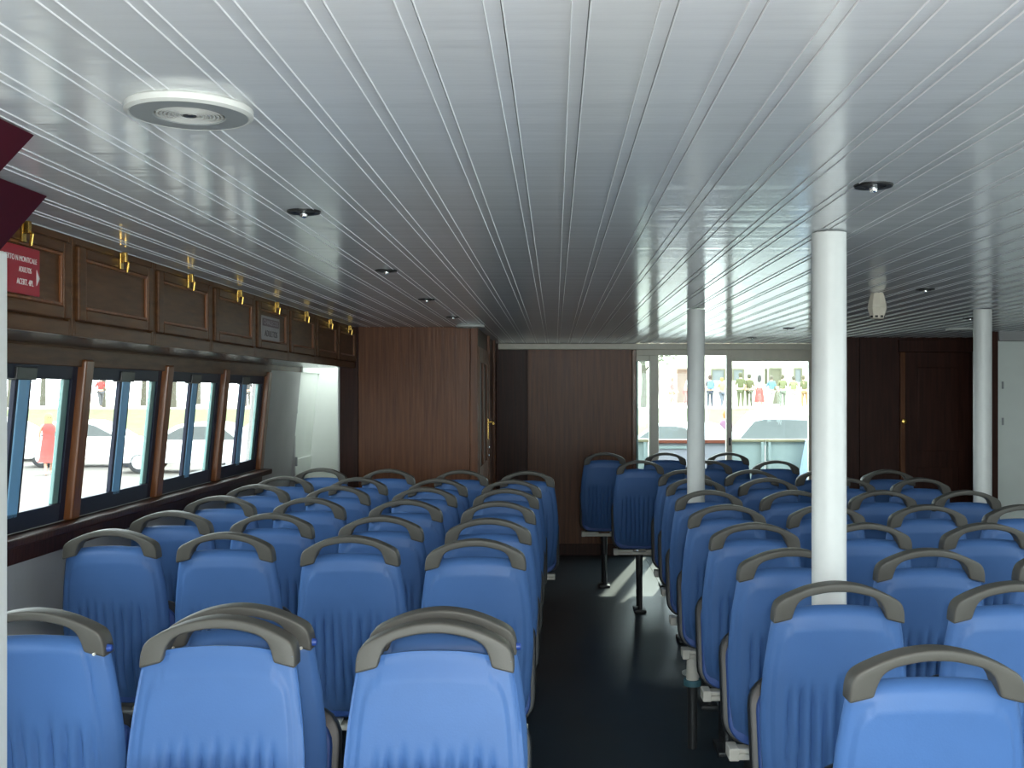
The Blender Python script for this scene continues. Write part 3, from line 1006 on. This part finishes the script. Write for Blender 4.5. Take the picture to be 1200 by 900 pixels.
def person(px, Y, z, h, label, pose, top, bottom, hair, rz=0, dress=None, skirt=None, longhair=False, bag=None):
    X = (px - 650.5) / 1250 * Y
    r = thing('person', label, 'person', (X, Y, z), rz)
    s = h / 1.7
    r.scale = (s, s, s)
    body, tm, bm_, hd = PM[pose]
    link('body', body, r)

    def part(n, me, c):
        m2 = me.copy()
        m2.materials.clear()
        m2.materials.append(cmat(c))
        return link(n, m2, r)
    if dress:
        part('dress', DRESS, dress)
    else:
        part('shirt', tm, top)
        if skirt:
            part('skirt', SKIRT, skirt)
        else:
            part('trousers', bm_, bottom)
    hh = part('hair', HAIR_L if longhair else HAIR, hair)
    hh.location = (hd[0], hd[1] + 0.025, hd[2] + 0.03)
    if bag:
        b = part('backpack', BAG, bag)
    for q in (-1, 1):
        e = MB().lathe([(0.0, -0.012), (0.010, -0.006), (0.012, 0.0)], 8, axis='y').build('eye', M['black'], r)
        e.location = (hd[0] + q * 0.034, hd[1] - 0.098, hd[2] + 0.01)
    return r


person(57, 30.0, QZ, 1.68, 'woman in a long coral red dress walking away on the quay, pale hair', 1, None, None, (190, 170, 110), 0.6, dress=(225, 75, 65), longhair=True)
person(14, 30.5, QZ, 1.72, 'person with dark hair in a white shirt on the quay beyond first window', 0, (225, 225, 220), (90, 100, 120), (40, 36, 40), 2.6)
person(788, 58.0, 0.78, 1.62, 'person in pink shirt and tan trousers, bright promenade by the brown doorway', 1, (190, 120, 115), (200, 160, 120), (150, 110, 80), 1.2)
person(804, 58.5, 0.78, 1.75, 'person bending forward in a white shirt and pinkish trousers', 2, (240, 235, 230), (190, 120, 115), (170, 140, 100), 1.4)
person(832, 57.5, 0.78, 1.74, 'person in dark clothes carrying a light blue backpack', 0, (70, 45, 55), (60, 65, 85), (90, 60, 40), PI + 0.1, bag=(120, 165, 220))
person(846, 58.2, 0.78, 1.62, 'person in yellowish top and grey trousers close to the backpack carrier', 1, (220, 200, 140), (120, 125, 140), (190, 160, 90), 0.4)
person(851, 34.0, QZ, 1.66, 'person in a mauve top with orange hair on the quay by the stern gate', 0, (150, 100, 130), (110, 90, 110), (200, 120, 50), 2.4)
person(868, 57.4, 0.78, 1.86, 'tall person in olive green coat standing at the promenade edge', 0, (110, 112, 60), (100, 102, 60), (100, 95, 60), 2.9)
person(878, 57.8, 0.78, 1.80, 'olive dressed person just beside the tall one in olive coat', 0, (120, 120, 70), (92, 95, 58), (90, 85, 55), 3.3)
person(890, 57.3, 0.78, 1.74, 'person in a coral red skirt with long dark hair', 1, (225, 215, 205), None, (70, 65, 60), 2.8, skirt=(215, 80, 70), longhair=True)
person(904, 57.9, 0.78, 1.72, 'person in a sky blue shirt and white trousers', 1, (125, 185, 215), (235, 235, 230), (120, 110, 90), 0.3)
person(917, 57.2, 0.78, 1.76, 'broad person in a khaki shirt and grey shorts facing the boat', 0, (135, 135, 85), (125, 130, 110), (110, 100, 70), 0.1)
person(930, 57.8, 0.78, 1.70, 'person in pale khaki with white trousers between two others', 1, (170, 168, 120), (225, 225, 215), (100, 92, 70), 3.0)
person(943, 57.4, 0.78, 1.72, 'person in khaki top and tan shorts at the far end', 2, (130, 132, 85), (180, 140, 90), (120, 105, 70), -0.6)
person(118, 59.0, 0.78, 1.70, 'person in a red jacket walking under the bare trees', 1, (180, 60, 55), (90, 90, 95), (60, 50, 45), 0.8)
person(290, 59.0, 0.78, 1.70, 'person in dark jacket on the promenade beyond the last side window', 0, (80, 75, 75), (110, 105, 100), (70, 60, 50), 0.5)


# cars: side profile lofted across the width
def make_car(name, paint, van=False):
    r = link(name, None)
    if van:
        low = [(-2.25, 0.30), (-2.28, 0.75), (-2.20, 1.05), (2.20, 1.05), (2.32, 0.82), (2.35, 0.35)]
        roof = [(-2.20, 1.05), (-2.02, 1.80), (-1.80, 1.93), (0.75, 1.95), (1.05, 1.85), (1.75, 1.05)]
        gl = [(-1.95, 1.12), (-1.83, 1.70), (0.72, 1.74), (0.98, 1.68), (1.45, 1.12)]
    else:
        low = [(-2.05, 0.28), (-2.10, 0.62), (-2.0, 0.88), (-1.6, 0.93), (1.0, 0.92), (1.85, 0.80), (2.06, 0.58), (2.08, 0.30)]
        roof = [(-1.75, 0.92), (-1.15, 1.38), (-0.75, 1.45), (0.05, 1.44), (0.35, 1.36), (1.15, 0.91)]
        gl = [(-1.50, 0.96), (-1.05, 1.32), (-0.70, 1.37), (0.02, 1.36), (0.25, 1.30), (0.90, 0.96)]
    b = MB()

    def loft(pts, prof):
        n = len(pts)
        vs, fs = [], []
        for (yy, sx, zs) in prof:
            for (x, z) in pts:
                vs.append((x * sx, yy, z if zs is None else zs[0] + (z - zs[0]) * zs[1]))
        for k in range(len(prof) - 1):
            for i in range(n):
                j = (i + 1) % n
                fs.append((k * n + i, k * n + j, (k + 1) * n + j, (k + 1) * n + i))
        fs.append(tuple(range(n))[::-1])
        fs.append(tuple((len(prof) - 1) * n + i for i in range(n)))
        b.add(vs, fs)
    loft(low, [(-0.84, 0.95, None), (-0.80, 1.0, None), (0.80, 1.0, None), (0.84, 0.95, None)])
    zb = roof[0][1]
    loft(roof, [(-0.70, 0.93, (zb, 0.93)), (-0.62, 1.0, None), (0.62, 1.0, None), (0.70, 0.93, (zb, 0.93))])
    b.build('body', paint, r, 0.03, smooth=40)
    for s in (-1, 1):
        MB().prism([(x * 0.95, zb + (z - zb) * 0.96) for x, z in gl], s * 0.685, s * 0.715, 'xz').build('side_window', M['car_glass'], r, 0.01)
        for wx in (-1.32, 1.32):
            o = MB().lathe([(0.0, -0.10), (0.24, -0.10), (0.31, -0.08), (0.325, 0.0), (0.31, 0.08), (0.24, 0.10), (0.0, 0.10)], 24, axis='y').build('wheel', M['tyre'], r, smooth=40)
            o.location = (wx, s * 0.74, 0.325)
            MB().lathe([(0.0, 0.105), (0.19, 0.105), (0.20, 0.09)] if s > 0 else [(0.20, -0.09), (0.19, -0.105), (0.0, -0.105)], 16, axis='y').build('hubcap', M['rim'], o, smooth=40)
    f, q = roof[-1], roof[-2]
    ax = (q[0] - f[0], q[1] - f[1])
    nx = Vector((-ax[1], ax[0])).normalized()
    if nx.x < 0:
        nx = -nx
    p0, p1 = Vector((f[0] + ax[0] * 0.1, f[1] + ax[1] * 0.1)), Vector((f[0] + ax[0] * 0.88, f[1] + ax[1] * 0.88))
    vs = []
    for hw, p in ((0.60, p0), (0.54, p1)):
        for e in (0.004, 0.016):
            for s in (-1, 1):
                vs.append((p.x + nx.x * e, s * hw, p.y + nx.y * e))
    MB().add(vs, [(0, 1, 5, 4), (2, 6, 7, 3), (0, 4, 6, 2), (1, 3, 7, 5), (0, 2, 3, 1), (4, 5, 7, 6)]).build('windscreen', M['car_glass'], r)
    for s in (-1, 1):
        bx('headlamp', M['rim'], 2.0 if not van else 2.28, 2.09 if not van else 2.34, s * 0.62 - 0.14, s * 0.62 + 0.14, 0.60, 0.74, r, 0.02)
    return r


P1 = mat('white_car_paint', (0.72, 0.72, 0.70, 1), 0.2, var=0.01, coat=0.6)
P2 = mat('silver_car_paint', (0.50, 0.52, 0.54, 1), 0.25, var=0.01, coat=0.6)
P3 = mat('pale_grey_car_paint', (0.62, 0.64, 0.64, 1), 0.25, var=0.01, coat=0.6)


def car(px, Y, rz, paint, label, van=False):
    c = make_car('van' if van else 'car', paint, van)
    tag(c, label, 'van' if van else 'car')
    c.location = ((px - 650.5) / 1250 * Y, Y, QZ)
    c.rotation_euler = (0, 0, rz)


car(8, 36.5, 0.03, P1, 'white car parked behind the woman in the red dress')
car(112, 33.6, 0.05, P1, 'white car parked beyond the second side window, wheel toward the mullion')
car(228, 31.2, PI + 0.03, P3, 'pale grey car parked beyond the third side window')
car(342, 34.6, 0.02, P2, 'silver car parked beyond the last side window')
car(792, 31.5, 2.3, P1, 'white car with a sloping windscreen just behind the stern gate')
car(930, 25.0, PI - 0.15, P1, 'white van behind the pale bulwark', True)


# trees on the promenade
def tree(px, Y, h, label, leafy=0.0, seed=0):
    rnd = random.Random(seed)
    X = (px - 650.5) / 1250 * Y
    r = thing('tree', label, 'tree', (X, Y, 0.76))
    t = MB()
    t.tube([(0, 0, 0), (0.05, 0, h * 0.25), (-0.05, 0.05, h * 0.5)], [0.20, 0.15, 0.11], 8)
    t.build('trunk', M['bark'], r, smooth=True)
    tips = []
    b = MB()

    def grow(p, d, l, rr, n):
        q = p + d * l
        b.tube([p, (p + q) / 2 + Vector((rnd.uniform(-1, 1), rnd.uniform(-1, 1), 0)) * l * 0.08, q], [rr, rr * 0.8, rr * 0.55], 5)
        tips.append(q)
        if n:
            for _ in range(3):
                e = (d + Vector((rnd.uniform(-0.8, 0.8), rnd.uniform(-0.8, 0.8), rnd.uniform(-0.1, 0.6)))).normalized()
                grow(q, e, l * 0.72, rr * 0.55, n - 1)
    for k in range(5):
        a = k * 1.26 + rnd.random()
        grow(Vector((-0.05, 0.05, h * (0.30 + 0.05 * k) - 0.1)), Vector((math.cos(a) * 0.8, math.sin(a) * 0.8, 0.9)).normalized(), h * 0.13, 0.08, 3)
    b.build('branches', M['bark'], r, smooth=True)
    if leafy:
        f = MB()
        for q in tips:
            for _ in range(int(leafy)):
                c = q + Vector((rnd.gauss(0, 0.35), rnd.gauss(0, 0.35), rnd.gauss(0, 0.3)))
                u = Vector((rnd.uniform(-1, 1), rnd.uniform(-1, 1), rnd.uniform(-1, 1))).normalized() * 0.16
                v = u.orthogonal().normalized() * 0.09
                f.add([c - u, c + v, c + u, c - v], [(0, 1, 2, 3)])
        o = f.build('foliage', M['leaf'], r, kind='stuff')
    return r


tree(12, 60, 7.0, 'leafy spring tree beyond the first side window pane', 6, 1)
tree(50, 67, 6.5, 'bare branched tree above the woman in the red dress', 1, 2)
tree(80, 74, 6.0, 'bare tree beside the first wooden mullion', 1, 3)
tree(120, 61, 6.5, 'forked tree behind the person in a red jacket', 3, 4)
tree(168, 68, 6.0, 'brownish bare tree beyond the second side window', 1, 5)
tree(203, 61, 6.5, 'bare forked tree beyond the third side window', 1, 6)
tree(232, 75, 6.0, 'thin bare tree next to the forked one', 0, 7)
tree(286, 66, 6.0, 'small bare tree beyond the last side window', 2, 8)
tree(754, 60, 6.5, 'pale leafy tree seen through the narrow stern pane', 4, 9)


# stucco building behind the promenade
bd = thing('stucco_building', 'cream stucco building with brown and olive openings behind the promenade', 'building', (14, 78, 0.78))
bx('facade', M['render'], -12.0, 14.0, 0.0, 4.0, 0.0, 8.5, bd)
bx('cornice', M['render'], -12.3, 14.3, -0.3, 0.0, 8.2, 8.6, bd)
for (p0, p1, ytop, ybot, m, nm) in ((766, 772, 432, 462, 'brown_door', 'door'), (793, 806, 432, 472, 'brown_door', 'door'), (833, 850, 432, 446, 'shutter', 'window'),
                                    (896, 899, 432, 450, 'shutter', 'window'), (901, 916, 431, 474, 'shutter', 'door'), (930, 940, 431, 448, 'shutter', 'window'), (858, 872, 432, 446, 'shutter', 'window')):
    X0, X1 = [(p - 650.5) / 1250 * 78 - 14 for p in (p0, p1)]
    z0, z1 = [CZ + (458.5 - q) / 1250 * 78 - 0.78 for q in (ybot, ytop)]
    z0 = max(0.0, z0)
    f = MB()
    f.box(X0, X0 + 0.12, -0.10, 0.0, z0, z1)
    f.box(X1 - 0.12, X1, -0.10, 0.0, z0, z1)
    f.box(X0 + 0.12, X1 - 0.12, -0.10, 0.0, z1 - 0.12, z1)
    o = f.build(nm, M[m], bd)
    bx('pane' if nm == 'window' else 'leaf', M['car_glass'] if nm == 'window' else M[m], X0 + 0.12, X1 - 0.12, -0.04, 0.0, z0, z1 - 0.12, o)
